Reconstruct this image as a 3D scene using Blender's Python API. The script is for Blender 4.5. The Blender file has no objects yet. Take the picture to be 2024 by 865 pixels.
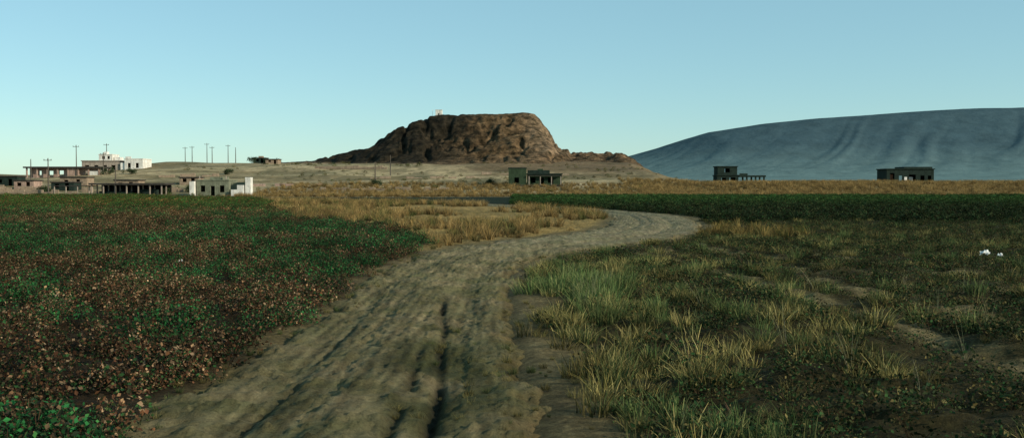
import bpy, math, random
import numpy as np
from mathutils import Vector, Matrix
random.seed(7); rng=np.random.default_rng(11)
sc=bpy.context.scene
# ---------------------------------------------------------------- helpers
def sm(a,b,x):
    t=np.clip((np.asarray(x,float)-a)/(b-a),0,1); return t*t*(3-2*t)
def vn(x,y,seed=0):
    x=np.asarray(x,float);y=np.asarray(y,float)
    xi=np.floor(x).astype(np.int64);yi=np.floor(y).astype(np.int64)
    fx=x-xi;fy=y-yi;fx=fx*fx*(3-2*fx);fy=fy*fy*(3-2*fy)
    def h(a,b):
        n=(a*374761393+b*668265263+seed*974634777)&0x7fffffff
        n=((n^(n>>13))*1274126177)&0x7fffffff
        n=(n^(n>>16))&0xffffff
        return n/float(0xffffff)
    return (h(xi,yi)*(1-fx)+h(xi+1,yi)*fx)*(1-fy)+(h(xi,yi+1)*(1-fx)+h(xi+1,yi+1)*fx)*fy
def fbm(x,y,seed=0,o=4):
    s=0;a=.5;t=0
    for i in range(o):
        s=s+a*vn(x*2**i+i*17.3,y*2**i-i*9.1,seed+i);t+=a;a*=.5
    return s/t
# ---------------------------------------------------------------- road centre line
ctrl=[(-1.0,-30),(-1.25,-12),(-1.4,0),(-1.42,8),(-1.45,12),(-1.5,17.4),(-1.55,23),(-1.0,28.5),(1.1,34),(3.9,39.8),(6.3,47),(8.0,57),(8.9,69),(7,85),(2,103),(-7,121),(-20,137),(-42,155),(-62,178),(-74,210)]
def catmull(P,n=24):
    P=np.array(P,float);out=[]
    Q=np.vstack([2*P[0]-P[1],P,2*P[-1]-P[-2]])
    for i in range(1,len(Q)-2):
        for k in range(n):
            t=k/n;a,b,c,d=Q[i-1],Q[i],Q[i+1],Q[i+2]
            out.append(.5*((2*b)+(-a+c)*t+(2*a-5*b+4*c-d)*t*t+(-a+3*b-3*c+d)*t**3))
    out.append(P[-1]);return np.array(out)
RC=catmull(ctrl,12)
def road_hw(y): return 1.80-.2*sm(9,15,y)+0.9*sm(24,36,y)-.2*sm(50,70,y)
def pdist(x,y,PL):
    x=np.asarray(x,float);y=np.asarray(y,float)
    best=np.full(x.shape,1e9);side=np.zeros(x.shape)
    for i in range(len(PL)-1):
        a=PL[i];b=PL[i+1];d=b-a;L=d@d
        t=np.clip(((x-a[0])*d[0]+(y-a[1])*d[1])/L,0,1)
        qx=x-(a[0]+t*d[0]);qy=y-(a[1]+t*d[1]);dd=np.hypot(qx,qy)
        m=dd<best;best=np.where(m,dd,best);side=np.where(m,np.sign(d[0]*qy-d[1]*qx),side)
    return best,side   # side>0 = left of road
def roadinfo(x,y):
    x=np.asarray(x,float);y=np.asarray(y,float)
    D=np.full(x.shape,1e3);S=np.where(x<0,1.,-1.)
    m=(y<225)&(y>-32)&(np.abs(x)<110)
    if m.any():
        d,s=pdist(x[m],y[m],RC);D[m]=d;S[m]=s
    return D,S
# side tracks to the right
T1=catmull([(2.6,34),(4.2,30),(5.4,26),(6.2,19),(6.4,13),(6.6,4),(6.8,-12)],8)
T2=catmull([(3.6,35),(6.5,32),(8.6,26.5),(10.4,21),(12.2,14),(14,4),(15,-12)],8)
# ---------------------------------------------------------------- terrain
def Hs(x,y):
    x=np.asarray(x,float);y=np.asarray(y,float)
    R=3.0*sm(200,268,y)
    w=(0.42+0.58*sm(-165,-118,x))*(1-sm(40,60,x))*sm(-420,-250,x)*(1-sm(520,700,y))
    T=11.2*sm(212,385,y)
    z=R+(T-R)*w
    z=z+(fbm(x*.05,y*.05,5)-.5)*.22*(1-sm(150,260,y)) + (fbm(x*.03,y*.03,9,5)-.5)*2.4*sm(230,330,y)*(1-sm(800,1500,y))
    return z
def Hg(x,y,D=None):
    if D is None: D,_=roadinfo(x,y)
    z=Hs(x,y)
    off=sm(0.9,2.6,D-road_hw(y)+1.0)
    near=1-sm(60,160,y)
    z=z+(fbm(x*1.3,y*1.3,21,5)-.5)*.28*off*near+(fbm(x*4.2,y*4.2,31,3)-.5)*.17*off*near
    z=z-.14*(1-sm(-.5,.15,D-road_hw(y)))
    return z
def mesh_obj(name,co,faces,mat=None,smooth=False,parent=None,link=True):
    me=bpy.data.meshes.new(name)
    co=np.asarray(co,np.float32);faces=np.asarray(faces,np.int32)
    k=faces.shape[1];me.vertices.add(len(co));me.vertices.foreach_set("co",co.ravel())
    me.loops.add(faces.size);me.loops.foreach_set("vertex_index",faces.ravel())
    me.polygons.add(len(faces));me.polygons.foreach_set("loop_start",np.arange(0,faces.size,k,dtype=np.int32))
    me.update(calc_edges=True)
    me.polygons.foreach_set("use_smooth",np.full(len(faces),smooth,bool))
    if mat: me.materials.append(mat)
    o=bpy.data.objects.new(name,me)
    if link: sc.collection.objects.link(o)
    if parent: o.parent=parent
    return o
def gridfaces(nr,nc):
    i=np.arange(nr*nc).reshape(nr,nc)
    return np.stack([i[:-1,:-1],i[:-1,1:],i[1:,1:],i[1:,:-1]],-1).reshape(-1,4)
def setcol(o,name,col):
    a=o.data.attributes.new(name,'FLOAT_COLOR','POINT')
    c=np.ones((len(col),4),np.float32);c[:,:3]=col;a.data.foreach_set("color",c.ravel())
# ---------------------------------------------------------------- materials
def newmat(name):
    m=bpy.data.materials.new(name);m.use_nodes=True
    n=m.node_tree.nodes;l=m.node_tree.links;b=n["Principled BSDF"]
    b.inputs["Roughness"].default_value=.95
    b.inputs["Specular IOR Level"].default_value=.08
    return m,n,l,b
def noise_n(n,l,scale,detail=6,rough=.6,vec=None):
    t=n.new("ShaderNodeTexNoise");t.inputs["Scale"].default_value=scale;t.inputs["Detail"].default_value=detail;t.inputs["Roughness"].default_value=rough
    if vec is not None: l.new(vec,t.inputs["Vector"])
    return t.outputs["Fac"]
def ramp_n(n,l,fac,stops):
    r=n.new("ShaderNodeValToRGB");e=r.color_ramp.elements
    while len(e)<len(stops): e.new(.5)
    for i,(p,c) in enumerate(stops):
        e[i].position=p;e[i].color=(*c,1) if len(c)==3 else c
    l.new(fac,r.inputs[0]);return r.outputs[0]
def mix_n(n,l,mode,fac,a,b):
    m=n.new("ShaderNodeMix");m.data_type='RGBA';m.blend_type=mode
    for s,v in ((m.inputs[0],fac),(m.inputs[6],a),(m.inputs[7],b)):
        if hasattr(v,"is_linked") : l.new(v,s)
        elif isinstance(v,(int,float)): s.default_value=v
        else: s.default_value=(*v,1)
    return m.outputs[2]
def bump_n(n,l,b,h,strength,dist):
    k=n.new("ShaderNodeBump");k.inputs["Strength"].default_value=strength;k.inputs["Distance"].default_value=dist
    l.new(h,k.inputs["Height"]);l.new(k.outputs[0],b.inputs["Normal"])
def g(v): return (v,v,v)
# ground
m_ground,n,l,b=newmat("soil")
geo=n.new("ShaderNodeNewGeometry").outputs["Position"]
at=n.new("ShaderNodeAttribute");at.attribute_name="Col"
f1=ramp_n(n,l,noise_n(n,l,9,8,.78,geo),[(.25,g(.2)),(.5,g(.85)),(.75,g(1.9))])
f2=ramp_n(n,l,noise_n(n,l,.6,6,.6,geo),[(.3,g(.6)),(.7,g(1.35))])
f3=ramp_n(n,l,noise_n(n,l,.07,6,.65,geo),[(.35,(.66,.70,.62)),(.65,(1.25,1.2,1.12))])
c=mix_n(n,l,'MULTIPLY',1.,at.outputs[0],f1);c=mix_n(n,l,'MULTIPLY',1.,c,f2);c=mix_n(n,l,'MULTIPLY',1.,c,f3)
l.new(c,b.inputs["Base Color"]);bump_n(n,l,b,noise_n(n,l,14,8,.7,geo),1.,.07)
# road
m_road,n,l,b=newmat("dry_dirt")
geo=n.new("ShaderNodeNewGeometry").outputs["Position"]
at=n.new("ShaderNodeAttribute");at.attribute_name="Col"
f1=ramp_n(n,l,noise_n(n,l,16,9,.82,geo),[(.28,g(.25)),(.48,g(.95)),(.75,g(1.45))])
mp=n.new("ShaderNodeMapping");mp.inputs["Scale"].default_value=(3.5,.35,1);l.new(geo,mp.inputs[0])
f2=ramp_n(n,l,noise_n(n,l,1.4,6,.6,mp.outputs[0]),[(.35,g(.62)),(.65,g(1.22))])
f3=ramp_n(n,l,noise_n(n,l,.9,5,.6,geo),[(.35,(.66,.74,.58)),(.65,(1.12,1.08,1.0))])
c=mix_n(n,l,'MULTIPLY',1.,at.outputs[0],f1);c=mix_n(n,l,'MULTIPLY',1.,c,f2);c=mix_n(n,l,'MULTIPLY',1.,c,f3)
l.new(c,b.inputs["Base Color"]);bump_n(n,l,b,noise_n(n,l,22,9,.75,geo),1.,.05)
# mound
m_mound,n,l,b=newmat("mound_earth")
geo=n.new("ShaderNodeNewGeometry").outputs["Position"]
at=n.new("ShaderNodeAttribute");at.attribute_name="Col"
f1=ramp_n(n,l,noise_n(n,l,.30,10,.74,geo),[(.38,(.12,.14,.10)),(.47,(.55,.55,.5)),(.55,(1.,.98,.92)),(.68,(1.8,1.65,1.5))])
mp=n.new("ShaderNodeMapping");mp.inputs["Scale"].default_value=(.25,.25,1.6);l.new(geo,mp.inputs[0])
f2=ramp_n(n,l,noise_n(n,l,.5,6,.6,mp.outputs[0]),[(.38,g(.5)),(.6,g(1.2))])
c=mix_n(n,l,'MULTIPLY',1.,at.outputs[0],f1);c=mix_n(n,l,'MULTIPLY',.8,c,f2)
l.new(c,b.inputs["Base Color"]);bump_n(n,l,b,noise_n(n,l,.6,9,.75,geo),.9,1.6)
# mountain
m_mtn,n,l,b=newmat("haze_tinted_mountain")
geo=n.new("ShaderNodeNewGeometry").outputs["Position"]
sx=n.new("ShaderNodeSeparateXYZ");l.new(geo,sx.inputs[0])
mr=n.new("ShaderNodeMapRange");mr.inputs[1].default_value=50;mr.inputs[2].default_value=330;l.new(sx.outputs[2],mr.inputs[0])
cc=mix_n(n,l,'MIX',mr.outputs[0],(.125,.19,.19),(.055,.092,.108))  # bluish haze painted into the rock colour, paler toward the base
f1=ramp_n(n,l,noise_n(n,l,.006,8,.65,geo),[(.3,g(.82)),(.7,g(1.18))])
c=mix_n(n,l,'MULTIPLY',1.,cc,f1);l.new(c,b.inputs["Base Color"]);b.inputs["Specular IOR Level"].default_value=0
b.inputs["Roughness"].default_value=1
bump_n(n,l,b,noise_n(n,l,.008,8,.65,geo),.4,40)
def wallmat(name,col,var=.35,scale=1.2,bump=.02):
    m,n,l,b=newmat(name)
    tc=n.new("ShaderNodeNewGeometry").outputs["Position"]
    f=ramp_n(n,l,noise_n(n,l,scale,7,.65,tc),[(.3,g(1-var)),(.7,g(1+var*.6))])
    mp=n.new("ShaderNodeMapping");mp.inputs["Scale"].default_value=(2.,2.,.3);l.new(tc,mp.inputs[0])
    f2=ramp_n(n,l,noise_n(n,l,1.3,5,.6,mp.outputs[0]),[(.35,g(.78)),(.6,g(1.05))])
    c=mix_n(n,l,'MULTIPLY',1.,col,f);c=mix_n(n,l,'MULTIPLY',1.,c,f2)
    l.new(c,b.inputs["Base Color"]);bump_n(n,l,b,noise_n(n,l,12,6,.6,tc),.5,bump)
    return m
M_conc=wallmat("concrete",(.34,.28,.23)); M_dark=wallmat("shade_toned_concrete",(.020,.032,.026)); M_dgreen=wallmat("dark_green_plaster",(.038,.060,.034))  # M_dark: shadow on the building fronts is put into the base colour
M_white=wallmat("white_plaster",(.70,.67,.61),.3); M_green=wallmat("grey_green_plaster",(.17,.18,.125))
M_pink=wallmat("pinkish_block",(.36,.25,.20)); M_roof=wallmat("roof_slab",(.05,.045,.04)); M_mud=wallmat("mud_brick",(.28,.21,.15))
M_shade=wallmat("painted_interior_shade",(.02,.02,.02)); M_wood=wallmat("pole_wood",(.10,.085,.07)); M_brick=wallmat("brick",(.22,.1,.06))  # M_shade: near-black colour paints the shadow inside the shed
M_plast=wallmat("white_plastic",(.75,.75,.73),.05)
# plants
def plantmat(name,trans=.25):
    m,n,l,b=newmat(name)
    a=n.new("ShaderNodeAttribute");a.attribute_name="Col"
    t=n.new("ShaderNodeAttribute");t.attribute_type='INSTANCER';t.attribute_name="tint"
    c=mix_n(n,l,'MULTIPLY',1.,a.outputs[0],t.outputs[0])
    l.new(c,b.inputs["Base Color"]);b.inputs["Roughness"].default_value=.85
    tr=n.new("ShaderNodeBsdfTranslucent");l.new(c,tr.inputs[0])
    mx=n.new("ShaderNodeMixShader");mx.inputs[0].default_value=trans
    l.new(b.outputs[0],mx.inputs[1]);l.new(tr.outputs[0],mx.inputs[2]);l.new(mx.outputs[0],n["Material Output"].inputs[0])
    return m
m_leaf=plantmat("field_leaves",.12);m_blade=plantmat("grass_blades",.2)
# ---------------------------------------------------------------- zone colours
def cotton_edge(y):
    return np.interp(y,[-30,8,26,34,40,48,57,75,100,133,160,200],[-3.1,-3.3,-3.4,-3.0,-3.9,-6.5,-12,-17,-23,-33,-40,-50])
def zones(x,y):
    x=np.asarray(x,float);y=np.asarray(y,float)
    D,S=roadinfo(x,y)
    j=(fbm(x*.5,y*.5,41)-.5)
    e=D-road_hw(y)
    left=(S>0)
    far=sm(196,216,y+j*12)
    cot=left*(1-sm(-.3,.5,(x-cotton_edge(y)+j*np.clip(y*.05,.8,4))))*(1-far)
    gold=left*(1-cot)*(1-far)*sm(.1,1.,e+j)
    right=(1-left)*(1-far)*sm(.0,1.2,e+j*1.4)
    rcrop=right*sm(46,64,y+j*14)
    gd=(1-sm(0,2.6,np.hypot((x-10.0)/1.3,(y-42)/3.0)+j*2))*(1-left)
    return D,S,e,left,far,cot,gold,right,rcrop,gd
# ---------------------------------------------------------------- ground sheet
def axis(step,a,bnd,grow):
    s=step
    out=[a]
    while out[-1]<bnd:
        s=s*grow;out.append(out[-1]+s)
    return out
ys=list(np.arange(5,42,.10));ys+=axis(.10,ys[-1],30000,1.018)[1:]
neg=[];yy=5;s=.2
while yy>-60: s*=1.08;yy-=s;neg.append(yy)
ys=neg[::-1]+ys
xs=list(np.arange(-13,13,.10));xr=axis(.10,xs[-1],16000,1.03)[1:]
xl=[-v for v in axis(.10,13,16000,1.03)[1:]][::-1]
xs=xl+xs+xr
X,Y=np.meshgrid(xs,ys);x=X.ravel();y=Y.ravel()
D,S,e,left,far,cot,gold,right,rcrop,gd=zones(x,y)
z=Hg(x,y,D)
def L(a,b,t): return a*(1-t[:,None])+np.array(b)[None]*t[:,None]
col=np.tile(np.array([.15,.115,.06]),(len(x),1))
col=L(col,(.034,.022,.012),cot)
col=L(col,(.045,.055,.022),cot*sm(45,120,y))
col=L(col,(.28,.19,.075),gold)
col=L(col,(.040,.033,.014),right)
near=(y<60)&(y>-15)&(x>0)&(x<40)
st=np.zeros_like(x)
d1,_=pdist(x[near],y[near],T1);d2,_=pdist(x[near],y[near],T2)
k1=np.maximum(np.exp(-((np.abs(d1)-.75)/.36)**2),np.exp(-((np.abs(d2)-.8)/.36)**2))
k1=np.maximum(k1,.8*np.exp(-((np.abs(d2)-2.3)/.30)**2))
st[near]=k1
st*=sm(.36,.54,fbm(x*.8,y*.8,91))
col=L(col,(.20,.16,.085),st*right*.9)
z=z-.04*st*right
col=L(col,(.014,.022,.010),rcrop)
col=L(col,(.16,.12,.05),gd*.7)
vill=far*(1-sm(38,60,x));strip=far*(1-vill)
col=L(col,(.42,.325,.20),vill)
col=L(col,(.28,.18,.08),strip)
vt=vill*sm(.50,.58,fbm(x*.04,y*.12,55,5));col=L(col,(.18,.135,.07),vt*.8)
vt=vill*sm(.48,.54,fbm(x*.15,y*.2,56,5));col=L(col,(.14,.12,.07),vt*.6)
br=vill*sm(-34,-8,x+(fbm(x*.05,y*.05,58)-.5)*30)*sm(285,325,y);col=L(col,(.15,.10,.06),br*.85)
fp=sm(330,900,y);col=L(col,(.24,.31,.28),fp)  # far plain: pale distance haze put into the ground colour
gnd=mesh_obj("ground",np.stack([x,y,z],1),gridfaces(len(ys),len(xs)),m_ground,True)
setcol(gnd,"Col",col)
# ---------------------------------------------------------------- dirt road
seg=np.diff(RC,axis=0);sl=np.concatenate([[0],np.cumsum(np.hypot(seg[:,0],seg[:,1]))])
ss=[0]
while ss[-1]<sl[-1]-1:
    cy=np.interp(ss[-1],sl,RC[:,1]);ss.append(ss[-1]+(.06 if 4<cy<34 else .3))
ss=np.array(ss);cx=np.interp(ss,sl,RC[:,0]);cy=np.interp(ss,sl,RC[:,1])
tx=np.gradient(cx,ss);ty=np.gradient(cy,ss);tl=np.hypot(tx,ty);tx/=tl;ty/=tl
nt=180;tt=np.linspace(-1.3,1.3,nt)
hw=road_hw(cy)
PX=cx[:,None]+ty[:,None]*tt[None]*hw[:,None];PY=cy[:,None]-tx[:,None]*tt[None]*hw[:,None]
off=tt[None]*hw[:,None]
x=PX.ravel();y=PY.ravel();o_=off.ravel();s_=np.repeat(ss,nt)
z=Hs(x,y)
wob=(vn(s_*.18,0*s_,3)-.5)*.35
def gs(c,w): return np.exp(-((o_-c-wob)/w)**2)
rut=.05*gs(-.85,.22)+.05*gs(.85,.22)+.03*gs(-.3,.12)
fade=(1-sm(15.5,19,y))*sm(-20,3,y)
wob2=(vn(s_*.5,0*s_,33)-.5)*.08
g1=.78-(y-8)*.046
def gq(c,w): return np.exp(-((o_-c-wob2)/w)**2)
deep=.085*gq(g1,.06)*fade*(.45+.55*sm(.2,.6,vn(s_*1.3,0*s_,8)))
deep+=.05*gq(.46-(y-8)*.03,.05)*(1-sm(11.5,13.5,y))*(.3+.7*sm(.3,.6,vn(s_*1.5,0*s_+4,8)))
deep+=.03*gq(-.75-(y-8)*.01,.05)*(1-sm(15,22,y))*sm(.35,.6,vn(s_*1.,0*s_+9,8))
crown=.05*gs(0,.5)
edge=np.abs(o_)/np.repeat(hw,nt)
ej=(fbm(x*1.2,y*1.2,14)-.5)*.6
cl_=np.clip(fbm(x*9,y*9,66,3)-.56,0,1)
z=z+.03+crown-rut-deep-.24*sm(.80,1.25,edge+ej)+(fbm(x*4,y*4,61,5)-.5)*.075+(fbm(x*13,y*9,63,3)-.5)*.05+cl_*.14
road=mesh_obj("dirt_road",np.stack([x,y,z],1),gridfaces(len(ss),nt),m_road,True)
col=np.tile(np.array([.208,.170,.100]),(len(x),1))
gp=np.clip(sm(.42,.6,fbm(x*1.1,y*.5,19))*(1-sm(14,22,y))*(gs(.6,.8)),0,1)
col=L(col,(.065,.065,.028),gp*.85)
gp2=sm(.5,.62,fbm(x*1.5,y*.6,23))*(1-sm(10,14,y));col=L(col,(.10,.092,.042),gp2*.6)
col=L(col,(.035,.03,.02),np.clip(deep*14,0,1))  # shadow in the wheel grooves painted in, darker with depth
col=L(col,(.25,.208,.142),sm(22,38,y)*.8)
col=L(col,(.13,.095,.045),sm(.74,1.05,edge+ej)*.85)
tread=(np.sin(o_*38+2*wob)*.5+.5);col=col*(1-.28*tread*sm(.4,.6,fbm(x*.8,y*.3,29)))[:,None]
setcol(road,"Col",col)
# ---------------------------------------------------------------- mound
mx=np.linspace(-125,75,520);my=np.linspace(325,480,400)
X,Y=np.meshgrid(mx,my);x=X.ravel();y=Y.ravel()
tX=[-125,-98,-78,-68,-55,-47,-41,-35,-29,-20,-8,6.0,8.8,10.8,13.8,17.6,21,24,40,52,75]
tS=[0,.6,1.8,3.8,7.4,11.8,15.4,18.0,19.0,19.8,20.6,20.9,19.8,17.3,12.8,8.2,4.2,2.6,1.6,0,0]
wx=x+(fbm(x*.06,y*.06,3)-.5)*5*sm(0,30,np.abs(y-400))
S_=np.interp(wx,tX,tS);txx=1-S_/20.9
dy=np.abs(y-404)
F=np.interp(dy,[0,10,16,24,34,44,60,80],[20.9,20.7,18.2,12.6,7.6,3.4,1,0]);tyy=1-F/20.9
t=np.clip(np.hypot(txx,tyy),0,1);M=20.9*(1-t)
slope=np.clip(4*t*(1-t),0,1)
rr=1-np.abs(2*fbm(x*.11,y*.045,44,4)-1)
M=M-slope*sm(.74,1.,rr)*2.5+slope*(fbm(x*.13,y*.13,51,5)-.5)*4.6+(fbm(x*.45,y*.45,52,4)-.5)*1.6*sm(0,.6,M/4)*(.25+.75*slope)
sh=sm(16,26,x)*(1-sm(46,58,x))*(1-sm(0,34,np.abs(y-385)))
M=M+sh*(2.2+ (fbm(x*.2,y*.2,57,5)-.4)*5)
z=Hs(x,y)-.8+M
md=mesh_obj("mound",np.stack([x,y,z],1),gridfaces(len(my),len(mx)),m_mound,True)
col=np.tile(np.array([.150,.098,.055]),(len(x),1))
nzz=(fbm(x*.08,y*.08,71)-.5)*22
col=L(col,(.34,.25,.165),(1-sm(.8,3.0,M+nzz*.12))*(1-sm(-40,-10,x)))
col=L(col,(.17,.115,.07),(1-sm(.8,3.0,M+nzz*.12))*sm(-40,-10,x))
col=L(col,(.024,.021,.015),(1-sm(-30,-4,x+nzz*.9+(12-M)*.35))*.93*sm(.4,1.8,M))  # shaded left flank painted near-black
col=L(col,(.28,.20,.135),sm(0,14,x)*.8*sm(2,5,M))  # sunlit right flank painted lighter
col=L(col,(.15,.10,.062),sh*.8)
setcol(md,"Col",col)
# ---------------------------------------------------------------- mountains
mx=np.linspace(-400,16000,900);my=np.concatenate([np.linspace(4200,8500,260),np.linspace(8600,14000,60)])
X,Y=np.meshgrid(mx,my);x=X.ravel();y=Y.ravel()
px=[-400,374,714,926,1224,1649,2074,2500,2924,3350,3774,4300,5050,6800,9000,12000,16000]
ph=[0,110,200,255,335,465,530,572,605,635,660,672,690,670,600,640,500]
C=np.interp(x,px,ph)
f=np.where(y<8500,np.interp(y,[4200,5400,6300,7000,7800,8300,8500],[0,.06,.15,.33,.72,.95,1.]),np.interp(y,[8500,9200,14000],[1,.85,.1]))
k=(x-.6*(y-8500)+ (fbm(x*.0010,y*.0004,2,3)-.5)*500)
rd=1-np.abs(2*vn(k/230,y/3200,12)-1);rd2=1-np.abs(2*vn(k/100,y/1600,13)-1)
w=np.clip(1-np.abs(f-.58)/.44,0,1)
amp=.55+.8*fbm(x*.001,y*.0004,88,3)
h=C*f-C*w*amp*(rd*.055+rd2*.026)+(fbm(x*.002,y*.002,4,5)-.5)*16*f
h=np.where(C>2,h,h-5)
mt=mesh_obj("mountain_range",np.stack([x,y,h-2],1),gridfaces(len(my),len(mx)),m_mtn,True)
# ---------------------------------------------------------------- plants (sources for instancing)
def quads(P): return np.arange(len(P)).reshape(-1,4)
def leafy(name,nl,h,r,pal,size,up=.3):
    V=[];Cc=[]
    for i in range(nl):
        a=rng.uniform(0,6.283);rr=r*math.sqrt(rng.uniform(0,1));zz=h*rng.uniform(.08,1)*(1-.45*(rr/r)**2)
        c=np.array([rr*math.cos(a),rr*math.sin(a),zz]);s=size*rng.uniform(.5,1.4)
        nrm=rng.normal(size=3);nrm[2]=abs(nrm[2])+up;nrm/=np.linalg.norm(nrm)
        u=np.cross(nrm,rng.normal(size=3));u/=np.linalg.norm(u);v=np.cross(nrm,u)
        tip=c+u*s-nrm*s*.25;bs=c-u*s*.8
        V+=[bs,c+v*s*.62,tip,c-v*s*.62]
        cl=np.array(pal[rng.integers(len(pal))])*rng.uniform(.55,1.35);Cc+=[cl]*4
    for i in range(5):
        a=rng.uniform(0,6.283);tp=np.array([math.cos(a)*r*.6,math.sin(a)*r*.6,h*.85]);w=.004
        V+=[np.array([w,0,-.05]),np.array([-w,0,-.05]),tp-[w/2,0,0],tp+[w/2,0,0]];Cc+=[np.array([.06,.038,.022])]*4
    o=mesh_obj(name,V,quads(V),m_leaf,False,None,False);setcol(o,"Col",np.array(Cc));return o
def tuft(name,nb,h,r,pal,w=.006,lean=.5,segs=3):
    V=[];Cc=[]
    for i in range(nb):
        a=rng.uniform(0,6.283);rr=r*math.sqrt(rng.uniform(0,1));b0=np.array([rr*math.cos(a),rr*math.sin(a),-.03])
        a2=a+rng.normal()*.8;ln=lean*rng.uniform(.1,1);hh=h*rng.uniform(.45,1.1);dv=np.array([math.cos(a2),math.sin(a2),0])
        sd=rng.uniform(0,3.1416);wv=np.array([math.cos(sd),math.sin(sd),0])*w*rng.uniform(.7,1.4)
        cl=np.array(pal[rng.integers(len(pal))])*rng.uniform(.7,1.3)
        pr=None
        for k in range(segs+1):
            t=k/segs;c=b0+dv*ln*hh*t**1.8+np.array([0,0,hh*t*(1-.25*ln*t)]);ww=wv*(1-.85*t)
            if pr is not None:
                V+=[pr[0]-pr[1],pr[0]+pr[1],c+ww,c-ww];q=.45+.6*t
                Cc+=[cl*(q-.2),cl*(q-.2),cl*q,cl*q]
            pr=(c,ww)
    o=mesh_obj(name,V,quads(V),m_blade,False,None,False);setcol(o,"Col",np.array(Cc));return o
def coll(name,objs):
    c=bpy.data.collections.new(name)
    for o in objs: c.objects.link(o)
    return c
RED=[(.16,.075,.035),(.08,.042,.022),(.27,.155,.08),(.04,.06,.02),(.035,.025,.015),(.33,.22,.13),(.11,.05,.026),(.03,.035,.015),(.025,.07,.022),(.03,.08,.025)]
GRN=[(.018,.095,.028),(.026,.14,.038),(.014,.052,.020),(.035,.12,.032),(.10,.065,.035),(.025,.035,.018)]
DGR=[(.012,.030,.011),(.02,.046,.014),(.033,.042,.015),(.02,.025,.01)]
GLD=[(.52,.33,.11),(.43,.29,.12),(.60,.42,.18),(.27,.18,.07),(.12,.09,.04)]
OLV=[(.27,.225,.075),(.35,.29,.105),(.17,.16,.05),(.43,.35,.14),(.07,.07,.03)]
GRS=[(.09,.15,.045),(.13,.18,.06),(.20,.21,.08),(.05,.08,.03)]
c_left=coll("field_plants",[leafy("plant_a%d"%i,150,.36,.25,RED,.023) for i in range(4)]+[leafy("plant_b%d"%i,210,.36,.30,GRN,.022) for i in range(3)])
c_right=coll("crop_plants",[leafy("plant_c%d"%i,90,.36,.3,DGR,.045) for i in range(4)])
c_weed=coll("weed_plants",[leafy("weed_%d"%i,90,.18,.24,DGR+[(.1,.08,.03)],.020) for i in range(3)])
c_gold=coll("dry_tufts",[tuft("tuft_%d"%i,70,.5,.16,GLD,.008,.7) for i in range(4)])
c_olive=coll("grass_tufts",[tuft("gtuft_%d"%i,75,.28,.17,OLV,.006,.9) for i in range(4)]+[tuft("gtuft_g%d"%i,85,.32,.15,GRS,.006,.7) for i in range(2)])
c_stalk=coll("stalk_tufts",[tuft("stalk_%d"%i,7,.95,.06,[(.5,.46,.3),(.42,.4,.2)],.005,.45,segs=5) for i in range(3)])
def inst(name,pts,col_,idx,scl,tint):
    n_=len(pts);me=bpy.data.meshes.new(name);me.vertices.add(n_);me.vertices.foreach_set("co",np.asarray(pts,np.float32).ravel())
    rot=np.stack([rng.normal(0,.12,n_),rng.normal(0,.12,n_),rng.uniform(0,6.283,n_)],1)
    for nm,tp,key,v in (("rot",'FLOAT_VECTOR',"vector",rot),("tint",'FLOAT_VECTOR',"vector",tint),("scl",'FLOAT',"value",scl),("idx",'INT',"value",idx)):
        a=me.attributes.new(nm,tp,'POINT');a.data.foreach_set(key,np.asarray(v,np.int32 if tp=='INT' else np.float32).ravel())
    o=bpy.data.objects.new(name,me);sc.collection.objects.link(o)
    ng=bpy.data.node_groups.new(name+"_scatter",'GeometryNodeTree')
    ng.interface.new_socket("Geometry",in_out='INPUT',socket_type='NodeSocketGeometry');ng.interface.new_socket("Geometry",in_out='OUTPUT',socket_type='NodeSocketGeometry')
    N=ng.nodes;Lk=ng.links
    gi=N.new("NodeGroupInput");go=N.new("NodeGroupOutput");ci=N.new("GeometryNodeCollectionInfo")
    ci.inputs["Collection"].default_value=col_;ci.inputs["Separate Children"].default_value=True;ci.inputs["Reset Children"].default_value=True
    ip=N.new("GeometryNodeInstanceOnPoints");ip.inputs["Pick Instance"].default_value=True
    def na(nm,tp):
        a=N.new("GeometryNodeInputNamedAttribute");a.data_type=tp;a.inputs["Name"].default_value=nm
        return [s for s in a.outputs if s.enabled and s.name=="Attribute"][0]
    Lk.new(gi.outputs[0],ip.inputs["Points"]);Lk.new(ci.outputs[0],ip.inputs["Instance"])
    Lk.new(na("idx",'INT'),ip.inputs["Instance Index"]);Lk.new(na("rot",'FLOAT_VECTOR'),ip.inputs["Rotation"]);Lk.new(na("scl",'FLOAT'),ip.inputs["Scale"])
    Lk.new(ip.outputs[0],go.inputs[0])
    md_=o.modifiers.new("scatter",'NODES');md_.node_group=ng
    return o
def cand(x0,x1,y0,y1,dens,knee=30,pw=1.1):
    n_=int((x1-x0)*(y1-y0)*dens)
    x=rng.uniform(x0,x1,n_);y=rng.uniform(y0,y1,n_)
    keep=(rng.uniform(size=n_)<np.where(y>knee,(knee/np.maximum(y,1))**pw,1))&(np.abs(x)<.66*np.maximum(y,0)+7)
    return x[keep],y[keep]
def fin(x,y,sink=.02):
    return np.stack([x,y,Hg(x,y)-sink],1)
ones=lambda n_:np.ones((n_,3))
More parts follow.
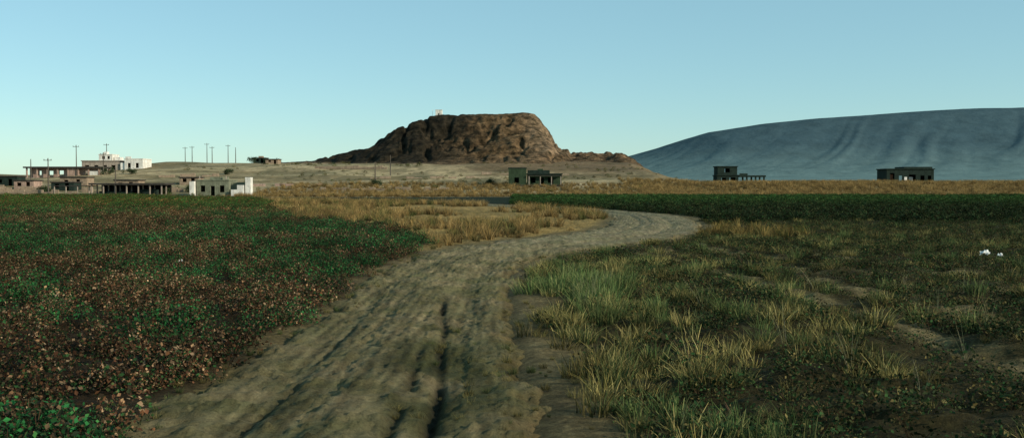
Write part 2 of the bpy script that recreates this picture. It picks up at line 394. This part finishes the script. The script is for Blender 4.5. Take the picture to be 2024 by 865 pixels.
# left field
x,y=cand(-120,0,2,208,10)
Z=zones(x,y);k=(Z[5]>.5)&(rng.uniform(size=len(x))<.35+.9*sm(.38,.52,fbm(x*.9,y*.9,161))+sm(40,60,y));x,y=x[k],y[k];n_=len(x)
gm=fbm(x*.45,y*.28,101,4)+.12*np.exp(-((y-33)/11)**2)+.22*sm(55,120,y)
isg=gm+rng.normal(0,.07,n_)>.575
idx=np.where(isg,4+rng.integers(0,3,n_),rng.integers(0,4,n_))
scl=rng.uniform(.5,1.2,n_)*(np.maximum(y,30)/30)**.38*(1+.1*isg)
br=rng.uniform(.35,1.3,n_)*(.45+.95*fbm(x*.3,y*.3,7));tint=ones(n_)*br[:,None]
fr=sm(45,120,y)[:,None];tint=tint*(1-fr)+tint*np.array([1.6,1.25,.85])*fr
inst("cotton_field",fin(x,y,.03),c_left,idx,scl,tint)
# right crop
x,y=cand(0,125,2,206,6)
Z=zones(x,y);k=(Z[8]>.45)&(Z[2]>.4);x,y=x[k],y[k]
n_=len(x);bd=sm(80,140,y);tint=ones(n_)*rng.uniform(.4,1.3,n_)[:,None]*(1-bd[:,None]+bd[:,None]*np.array([1.6,2.2,1.6]))
inst("green_crop",fin(x,y),c_right,rng.integers(0,4,n_),rng.uniform(.6,1.1,n_)*(np.maximum(y,30)/30)**.4,tint)
# dark weeds right-near
x,y=cand(-1,45,2,70,15)
Z=zones(x,y);d1,_=pdist(x,y,T1);d2,_=pdist(x,y,T2)
trk=((np.abs(d1-.75)<.42)|(np.abs(d2-.8)<.42)|(np.abs(d2-2.3)<.34))&(rng.uniform(size=len(x))<.85)
w=sm(.36,.54,fbm(x*.5,y*.5,131))*.6+.40*sm(3,9,x)+.22
k=(Z[7]>.4)&(Z[2]>.15)&(rng.uniform(size=len(x))<w)&(~trk);x,y=x[k],y[k];n_=len(x)
inst("low_weeds",fin(x,y),c_weed,rng.integers(0,3,n_),rng.uniform(.35,1.4,n_),ones(n_)*rng.uniform(.5,1.8,n_)[:,None])
# grass right-near
x,y=cand(-1,40,2,60,14)
Z=zones(x,y);d1,_=pdist(x,y,T1);d2,_=pdist(x,y,T2)
trk=((np.abs(d1-.75)<.42)|(np.abs(d2-.8)<.42)|(np.abs(d2-2.3)<.34))&(rng.uniform(size=len(x))<.9)
cl=fbm(x*1.0,y*.65,141)
w=(1-sm(2.4,5.0,x-(y-10)*.06))*sm(.46,.56,cl)*.9+.5*sm(.48,.57,cl)*(1-.3*sm(6,12,x))+.07
w=w*(1-.6*sm(30,45,y))
k=(Z[7]>.25)&(Z[2]>.0)&(rng.uniform(size=len(x))<w*.8)&(~trk);x,y=x[k],y[k];n_=len(x)
idx=np.where(rng.uniform(size=n_)<.15+.5*(fbm(x*.4,y*.4,5)>.57),4+rng.integers(0,2,n_),rng.integers(0,4,n_))
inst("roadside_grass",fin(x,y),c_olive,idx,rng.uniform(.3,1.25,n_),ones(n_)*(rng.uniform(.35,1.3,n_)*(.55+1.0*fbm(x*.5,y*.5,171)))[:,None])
# dry gold grass
xs_,ys_=[],[]
x,y=cand(-70,30,28,215,4.5,40,.9);Z=zones(x,y)
k=((Z[6]>.5)&(Z[2]>.3)&(rng.uniform(size=len(x))<sm(.38,.52,fbm(x*.2,y*.10,151))));xs_.append(x[k]);ys_.append(y[k])
x,y=cand(4,20,34,56,9,60);Z=zones(x,y);k=(Z[9]>.35)&(Z[2]>.3)&(rng.uniform(size=len(x))<.45);xs_.append(x[k]);ys_.append(y[k])
x,y=cand(30,170,200,285,1.2,400);k=rng.uniform(size=len(x))<.7;xs_.append(x[k]);ys_.append(y[k])
x,y=cand(-60,45,205,270,.5,400);xs_.append(x);ys_.append(y)
x=np.concatenate(xs_);y=np.concatenate(ys_);n_=len(x)
tn=ones(n_)*(rng.uniform(.35,1.15,n_)*(.5+.85*fbm(x*.25,y*.15,3)))[:,None]
tn=np.where((x>3.9)[:,None]&(y<60)[:,None],tn*np.array([.7,.75,.65]),tn)
gr=(rng.uniform(size=n_)<.22)&(y<200);tn=np.where(gr[:,None],tn*np.array([.35,.55,.45]),tn)
inst("dry_grass",fin(x,y),c_gold,rng.integers(0,4,n_),rng.uniform(.4,1.25,n_)*(np.maximum(y,35)/35)**.35,tn)
# road edge & median grass
x,y=cand(-6,4,2,30,16);D,S=roadinfo(x,y);e=D-road_hw(y)
offs=-S*D
med=(np.abs(offs-.75)<.7)&(fbm(x*1.1,y*.5,19)>.46)&(y<16)&(rng.uniform(size=len(x))<.7)
ed=(np.abs(e+.05)<.4)&(rng.uniform(size=len(x))<.45)&(fbm(x,y,5)>.42)
k=med|ed;x,y=x[k],y[k];n_=len(x)
inst("verge_grass",np.stack([x,y,Hs(x,y)-.0],1),c_olive,rng.integers(0,6,n_),rng.uniform(.10,.34,n_),ones(n_)*rng.uniform(.35,.9,n_)[:,None])
x=np.concatenate([rng.normal(1.25,.22,16),rng.uniform(3,9,12),[6.35,3.9]]);y=np.concatenate([rng.normal(19,1.0,16),rng.uniform(10,24,12),[12,9.6]]);n_=len(x)
inst("tall_grass",fin(x,y),c_stalk,rng.integers(0,3,n_),rng.uniform(.4,.7,n_),ones(n_)*.7)
x=rng.normal(1.35,.42,60);y=rng.normal(19.5,1.0,60);n_=60
inst("green_grass_clump",fin(x,y),c_olive,4+rng.integers(0,2,n_),rng.uniform(.9,1.7,n_),ones(n_)*rng.uniform(.8,1.4,n_)[:,None])
# ---------------------------------------------------------------- buildings
def empty(name,x,y,dz=-.15,rot=0):
    o=bpy.data.objects.new(name,None);sc.collection.objects.link(o)
    o.location=(x,y,float(Hs(x,y))+dz);o.rotation_euler=(0,0,math.radians(rot));return o
def box(par,name,x0,x1,y0,y1,z0,z1,mat,bev=.02):
    V=[(a,b,c) for c in (z0,z1) for (a,b) in ((x0,y0),(x1,y0),(x1,y1),(x0,y1))]
    F=[(0,3,2,1),(4,5,6,7),(0,1,5,4),(1,2,6,5),(2,3,7,6),(3,0,4,7)]
    o=mesh_obj(name,V,F,mat,False,par)
    m=o.modifiers.new("bevel",'BEVEL');m.width=bev;m.segments=1
    return o
def wall(par,name,x0,x1,y,z0,z1,ops,mat,t=.25):
    cur=x0;i=0
    for (xa,xb,za,zb) in ops:
        if xa>cur: box(par,f"{name}_pier_{i}",cur,xa,y,y+t,z0,z1,mat)
        if za>z0: box(par,f"{name}_sill_{i}",xa,xb,y+.003,y+t-.003,z0,za,mat)
        if zb<z1: box(par,f"{name}_lintel_{i}",xa,xb,y+.003,y+t-.003,zb,z1,mat)
        cur=xb;i+=1
    if cur<x1: box(par,f"{name}_pier_{i}",cur,x1,y,y+t,z0,z1,mat)
def shell(p,x0,x1,y0,y1,z0,z1,ops,mat,roof=None,tag="",over=.25,backops=()):
    wall(p,tag+"front_wall",x0,x1,y0,z0,z1,ops,mat);wall(p,tag+"back_wall",x0,x1,y1-.25,z0,z1,backops,mat)
    box(p,tag+"left_wall",x0+.002,x0+.25,y0+.252,y1-.252,z0,z1,mat);box(p,tag+"right_wall",x1-.25,x1-.002,y0+.252,y1-.252,z0,z1,mat)
    box(p,tag+"roof",x0-over,x1+over,y0-over,y1+over,z1+.002,z1+.28,roof or mat)
p=empty("unfinished_concrete_building",60.8,300)
shell(p,0,6.3,0,6,0,2.7,[(1.2,2.6,.8,2.1),(3.6,5.4,0,2.2)],M_dark,tag="ground_",backops=[(1,2.6,.8,2.1),(3.8,5.2,.8,2.2)])
shell(p,0.2,6.0,.4,6,2.99,5.3,[(2.2,3.8,3.7,4.9)],M_dark,tag="upper_",backops=[(2.4,3.6,3.7,4.9)])
box(p,"terrace_slab",6.57,14.4,-.2,6.2,2.35,2.85,M_dark)
for i,a in enumerate((8.6,11.2,13.7)):
    for j,b_ in enumerate((.1,5.4)): box(p,f"column_{i}_{j}",a,a+.45,b_,b_+.4,0,2.34,M_dark)
box(p,"low_wall",9.05,11.15,5.5,5.7,0,1.2,M_dark)
box(p,"parapet",6.6,9.,-.1,.1,2.86,3.4,M_dark)
p=empty("dark_brick_house",111,300)
shell(p,0,14,0,8,0,4.4,[(1,2.3,.9,3.3),(3.6,4.6,.9,2.6),(6.6,8.6,0,2.9),(10,11.2,1,2.6),(12.2,13.2,1,2.6)],M_dark,backops=[(1,2.3,.9,3.3),(6.6,8.4,.6,2.9)])
box(p,"white_door_wall",6.9,8.2,1.2,1.35,0,2.2,M_white);box(p,"white_panel",5.2,6.0,-.08,-.003,1.2,2.2,M_white);box(p,"brick_panel",1.1,2.2,.9,1.05,0,2.9,M_brick)
box(p,"parapet",5.2,13.6,.2,7.6,4.685,5.2,M_dark)
p=empty("low_stone_wall",143,300);
for i in range(6): box(p,f"block_{i}",i*1.7,i*1.7+1.65,0,.6,0,.9+.3*random.random(),M_dark,.08)
p=empty("green_house",-.9,262)
shell(p,0,4.6,0,6,0,4.7,[(1.5,2.7,1,2.4)],M_dgreen,M_dark,tag="tall_",over=.1)
shell(p,4.9,13.8,.8,6.5,0,3.2,[(5.8,7.0,1.0,2.4),(8.,9.2,0,2.3),(10.2,11.6,1,2.4)],M_dgreen,M_dark,tag="low_")
box(p,"parapet_front",4.95,10.7,.9,1.1,3.49,4.3,M_dark);box(p,"water_tank",7.6,9.0,3,4.3,3.485,4.7,M_dgreen)
box(p,"plinth",-.3,14.1,-.6,.0-.004,0,.5,M_roof)
for i,a in enumerate((5.2,8.1,11,13.4)): box(p,f"porch_post_{i}",a,a+.22,-.4,-.2,.503,2.75,M_conc)
box(p,"porch_roof",4.95,13.9,-.6,.5,2.76,2.95,M_roof)
p=empty("village_house",-70.7,222)
shell(p,1.5,8.6,0,7,0,3.4,[(2.4,3.4,1,2.4),(4.6,5.5,0,2.3),(6.6,7.6,.9,2.4)],M_green,M_green,over=.1)
box(p,"left_white_pier",.2,1.3,-.8,.6,0,3.3,M_white);box(p,"left_wall_return",.3,1.0,.61,6,0,2.2,M_white)
box(p,"right_white_wall",9.3,12.1,-.8,-.5,0,1.5,M_white);box(p,"right_wall_step",10.6,12.1,-.8,-.5,1.503,2.5,M_white)
box(p,"right_white_tower",12.3,13.5,-.45,1.5,0,4.2,M_white);box(p,"right_side_wall",8.9,12.2,2,2.3,0,3.1,M_green)
box(p,"roof_hump",4.2,7.0,1,6,3.69,4.3,M_green)
for i,a in enumerate((2.0,7.8)): box(p,f"rebar_column_{i}",a,a+.2,.3,.5,3.69,4.5,M_conc)
p=empty("open_market_shed",-94,226)
box(p,"roof",-.4,16.6,-.4,6.4,2.45,2.85,M_roof);box(p,"back_wall",0,16,5.8,6,0,2.44,M_shade)
for i in range(7):
    for j,b_ in enumerate((0,3)): box(p,f"post_{i}_{j}",i*2.6,i*2.6+.25,b_,b_+.25,0,2.44,M_conc)
box(p,"counter",1.2,8.5,1.5,2.1,0,1.0,M_dark);box(p,"stacked_goods",10,14.2,1.4,2.8,0,1.4,M_dark)
box(p,"side_awning",-9,-.5,1,5,2.1,2.3,M_roof)
for i in range(4): box(p,f"awning_post_{i}",-8.8+i*2.6,-8.6+i*2.6,1.1,1.3,0,2.09,M_conc)
p=empty("unfinished_frame_building",-144,300)
box(p,"roof_slab",-.6,22.4,-.6,8.6,3.1,3.55,M_roof);box(p,"floor_slab",-.5,22.3,-.5,8.5,0,.25,M_conc)
for i in range(8):
    for j,b_ in enumerate((0,7.6)): box(p,f"column_{i}_{j}",i*3.05,i*3.05+.4,b_,b_+.4,.253,3.09,M_pink)
wall(p,"infill",.5,21.4,1.4,.253,3.09,[(2.5,4,.9,2.3),(6,7.5,.9,2.3),(9.3,10.6,.26,2.4),(13,14.5,.9,2.3),(17,18.4,.9,2.3)],M_pink)
box(p,"end_wall",12.6,15.1,.1,.35,.253,3.08,M_pink);box(p,"end_wall_b",18.8,21.3,.1,.35,.253,2.2,M_white)
p=empty("white_house",-141,332,.2)
shell(p,0,12.6,0,8,0,3.8,[(1,2.4,1,2.5),(4,5.4,1,2.5),(7,8.2,0,2.5),(9.6,11,1,2.5)],M_conc,M_conc,tag="ground_")
shell(p,5.2,9.6,1,7,4.09,5.9,[(6.2,7.2,4.5,5.5),(8.0,8.8,4.5,5.5)],M_white,M_white,tag="upper_",over=.1)
shell(p,14.4,20.4,-1,7,0.2,4.4,[(15.4,16.4,1.6,3.2),(18.,19.,1.6,3.2)],M_white,M_white,tag="wing_",over=.1)
box(p,"link_wall",12.9,14.3,-.6,-.35,0,3.3,M_white)
box(p,"stair_room",9.9,11.8,2,5,4.09,5.2,M_white);box(p,"roof_tank",6,7.2,3,4.6,6.19,7.0,M_white)
box(p,"parapet_wing",14.7,16.6,-1.0,-.8,4.69,5.3,M_white)
p=empty("flat_roof_house",-98,384)
shell(p,0,4.4,0,5,0,2.0,[(1,2.,.8,1.6),(2.8,3.6,0,1.8)],M_dark,M_roof);box(p,"roof_room",1.4,3,2,4,2.29,2.9,M_mud)
p=empty("flat_roof_house",-91,374)
shell(p,0,4.6,0,5,0,1.7,[(1,2,.8,1.4),(3.0,3.9,0,1.5)],M_mud,M_roof)
for (hx,hy,wd,ht,mt_) in [(-162,260,12,3.0,M_dark),(-117,262,7,2.4,M_mud),(-124,252,5,2.2,M_pink),(-112,246,5.5,2.1,M_dark),(-99,252,6,2.3,M_mud),(-134,262,6,2.5,M_dark),(-88,268,5,2.0,M_mud)]:
    p=empty("mud_brick_house",hx,hy)
    shell(p,0,wd,0,4.5,0,ht,[(wd*.15,wd*.15+1.1,.9,1.8),(wd*.6,wd*.6+1.0,0,1.95)],mt_,M_roof)
def rough_wall(name,x,y,L_,h,rot,mat=M_mud):
    p=empty(name,x,y,-.3,rot);k=0;a=0
    while a<L_:
        w_=random.uniform(1.2,3);
        if random.random()>.25: box(p,f"section_{k}",a,a+w_,random.uniform(-.06,.06),.4,0,h*random.uniform(.6,1.15),mat,.06)
        a+=w_+.01;k+=1
for (a,b_,c_,d_,e_) in [(-105,240,26,1.6,2),(-118,228,20,1.3,-3),(-76,262,30,1.0,4),(-50,248,34,.9,-4),(-40,285,30,1.0,6),(-66,318,26,1.0,-6),(-12,300,28,1.1,5),(-104,290,22,1.4,10),(-140,246,18,1.5,0),(-128,236,20,1.7,3)]:
    rough_wall("mud_wall",a,b_,c_,d_,e_,random.choice([M_mud,M_mud,M_pink]))
def bush(name,x,y,r,h):
    V=[];Cc=[]
    cs=[(rng.normal(0,r*.5),rng.normal(0,r*.5),h*rng.uniform(.3,.8)) for _ in range(9)]
    for i in range(900):
        c=np.array(cs[rng.integers(9)]);c=c+rng.normal(0,r*.22,3);c[2]=max(c[2],.05);s=.13*rng.uniform(.6,1.4)
        u=rng.normal(size=3);u/=np.linalg.norm(u);v=np.cross(u,rng.normal(size=3));v/=np.linalg.norm(v)
        V+=[c-u*s,c+v*s*.6,c+u*s,c-v*s*.6];Cc+=[np.array([.03,.045,.02])*rng.uniform(.5,1.6)]*4
    for i in range(6):
        c=np.array(cs[i]);w_=.05;V+=[np.array([w_,0,-.2]),np.array([-w_,0,-.2]),c-[w_*.4,0,0],c+[w_*.4,0,0]];Cc+=[np.array([.06,.045,.03])]*4
    o=mesh_obj(name,V,quads(V),m_bush);setcol(o,"Col",np.array(Cc));o.location=(x,y,float(Hs(x,y)))
m_bush,n,l,b=newmat("bush_leaves");a=n.new("ShaderNodeAttribute");a.attribute_name="Col";l.new(a.outputs[0],b.inputs[0])
for (a,b_,r,h) in [(-97,378,1.4,2.4),(-93,384,1.4,2.0),(-88,380,1.6,1.6),(-154,255,1.8,3),(-147,252,1.6,2.6),(-148,236,1.8,2.2),(-108,234,1.3,1.8),(-76,240,1.3,1.5),(-35,262,1.3,1.2),(-84,300,1.4,1.5),(-6,268,1.3,1.4),(-120,300,1.5,2.2),(-113,300,1.5,1.6),(-128,246,1.3,2.2),(-139,240,1.4,2.4),(-79,232,1.2,1.6)]:
    bush("shrub",a,b_,r,h)
# scattered low scrub on the village slope
x=rng.uniform(-110,60,900);y=rng.uniform(212,345,900)
k=fbm(x*.06,y*.08,211)>.5;x,y=x[k],y[k];n_=len(x)
inst("slope_scrub",np.stack([x,y,Hs(x,y)-.05],1),c_right,rng.integers(0,4,n_),rng.uniform(.8,2.6,n_),np.tile(np.array([2.6,1.7,1.6]),(n_,1))*rng.uniform(.6,2.2,n_)[:,None])
def pole(x,y,h,arm=True):
    V=[];F=[];ns=8
    for k,(zz,r) in enumerate(((-.5,.17),(h*.5,.14),(h,.10))):
        for i in range(ns):
            a=i/ns*6.2832;V.append((r*math.cos(a),r*math.sin(a),zz))
    for k in range(2):
        for i in range(ns):
            F.append((k*ns+i,k*ns+(i+1)%ns,(k+1)*ns+(i+1)%ns,(k+1)*ns+i))
    def bx(x0,x1,y0,y1,z0,z1):
        b0=len(V);V.extend([(a,b,c) for c in (z0,z1) for (a,b) in ((x0,y0),(x1,y0),(x1,y1),(x0,y1))])
        F.extend([tuple(b0+q for q in f_) for f_ in ((0,3,2,1),(4,5,6,7),(0,1,5,4),(1,2,6,5),(2,3,7,6),(3,0,4,7))])
    bx(-.1,.1,-.1,.1,h,h+.05)
    if arm:
        bx(-.9,.9,-.26,-.16,h-.5,h-.38)
        for a in (-.8,0.,.8): bx(a-.05,a+.05,-.27,-.15,h-.379,h-.15)
    o=mesh_obj("utility_pole",V,F,M_wood);o.location=(x,y,float(Hs(x,y)))
for (a,b_,h) in [(-103.5,226,8.2),(-129,300,9),(-88.5,226,6.0),(-121,300,6.5),(-129,400,7.6),(-125,396,7.4),(-121,402,8.6),(-111.5,398,7.8),(-116,392,6.6),(-138,345,9),(-35.4,262,5.8),(-36,300,6),(-150,260,6.5),(-105,385,6),(-133,280,6)]:
    pole(a,b_,h,h>6)
p=bpy.data.objects.new("white_survey_hut",None);sc.collection.objects.link(p);p.location=(-28.5,396,30.7)
box(p,"walls",-1.3,1.3,-1.1,1.1,-3.4,1.2,M_white);box(p,"roof",-1.4,1.4,-1.2,1.2,1.202,1.4,M_white);box(p,"door",-.25,.25,-1.14,-1.103,-1.4,.0,M_roof);box(p,"mast",-2.6,-2.5,0,.1,-3.5,1.6,M_white)
def bag(name,x,y,s,k0):
    nn=12;u,v=np.meshgrid(np.linspace(-1,1,nn),np.linspace(-1,1,nn));u=u.ravel();v=v.ravel()
    px_=s*(u*(.7+.6*vn(u*2+k0,v*2,3))+.5*(vn(u*3,v*3+k0,5)-.5));py_=s*.6*(v+.8*(vn(u*3+k0,v*3,6)-.5))
    pz_=s*(1.3*vn(u*2.2+k0,v*2.2,7)+.6*(1-u*u)*(1-v*v)*vn(u*5,v*5+k0,9))
    o=mesh_obj(name,np.stack([px_,py_,pz_],1),gridfaces(nn,nn),M_plast,False);o.location=(x,y,float(Hs(x,y))+.16)
bag("plastic_bag",12.65,27,.12,1.3);bag("plastic_bag",12.85,26.6,.07,5);bag("plastic_bag",-8.2,25,.05,12)
# ---------------------------------------------------------------- light, world, camera
el,az=math.radians(22),math.radians(117)
ts=Vector((math.cos(el)*math.sin(az),math.cos(el)*math.cos(az),math.sin(el)))
sd=bpy.data.lights.new("sun",'SUN');sd.energy=4.9;sd.angle=math.radians(.5);sd.color=(1,.90,.70)
so=bpy.data.objects.new("sun",sd);so.rotation_euler=ts.to_track_quat('Z','Y').to_euler();so.location=(30,-20,40);sc.collection.objects.link(so)
w=bpy.data.worlds.new("World");sc.world=w;w.use_nodes=True;n=w.node_tree.nodes;l=w.node_tree.links
sk=n.new("ShaderNodeTexSky");sk.sky_type='NISHITA';sk.sun_disc=False;sk.sun_elevation=el;sk.sun_rotation=az
sk.air_density=.9;sk.dust_density=.25;sk.ozone_density=2.6
mm=n.new("ShaderNodeMix");mm.data_type='RGBA';mm.blend_type='MULTIPLY';mm.inputs[0].default_value=1
l.new(sk.outputs[0],mm.inputs[6]);mm.inputs[7].default_value=(1.12,1.22,1.10,1)
m2=n.new("ShaderNodeMix");m2.data_type='RGBA';m2.inputs[0].default_value=.55
l.new(mm.outputs[2],m2.inputs[6]);m2.inputs[7].default_value=(1.8,3.5,3.85,1)
bg=n["Background"];l.new(m2.outputs[2],bg.inputs[0]);bg.inputs[1].default_value=.15
cd=bpy.data.cameras.new("camera");cd.lens=36*2000/2024;cd.clip_end=60000;cd.clip_start=.1
co=bpy.data.objects.new("camera",cd);sc.collection.objects.link(co)
co.location=(0,0,2.0+float(Hs(0.,8.)));co.rotation_euler=(math.radians(90-1.79),0,0)
sc.camera=co
sc.view_settings.view_transform='Standard';sc.view_settings.look='None';sc.view_settings.exposure=0
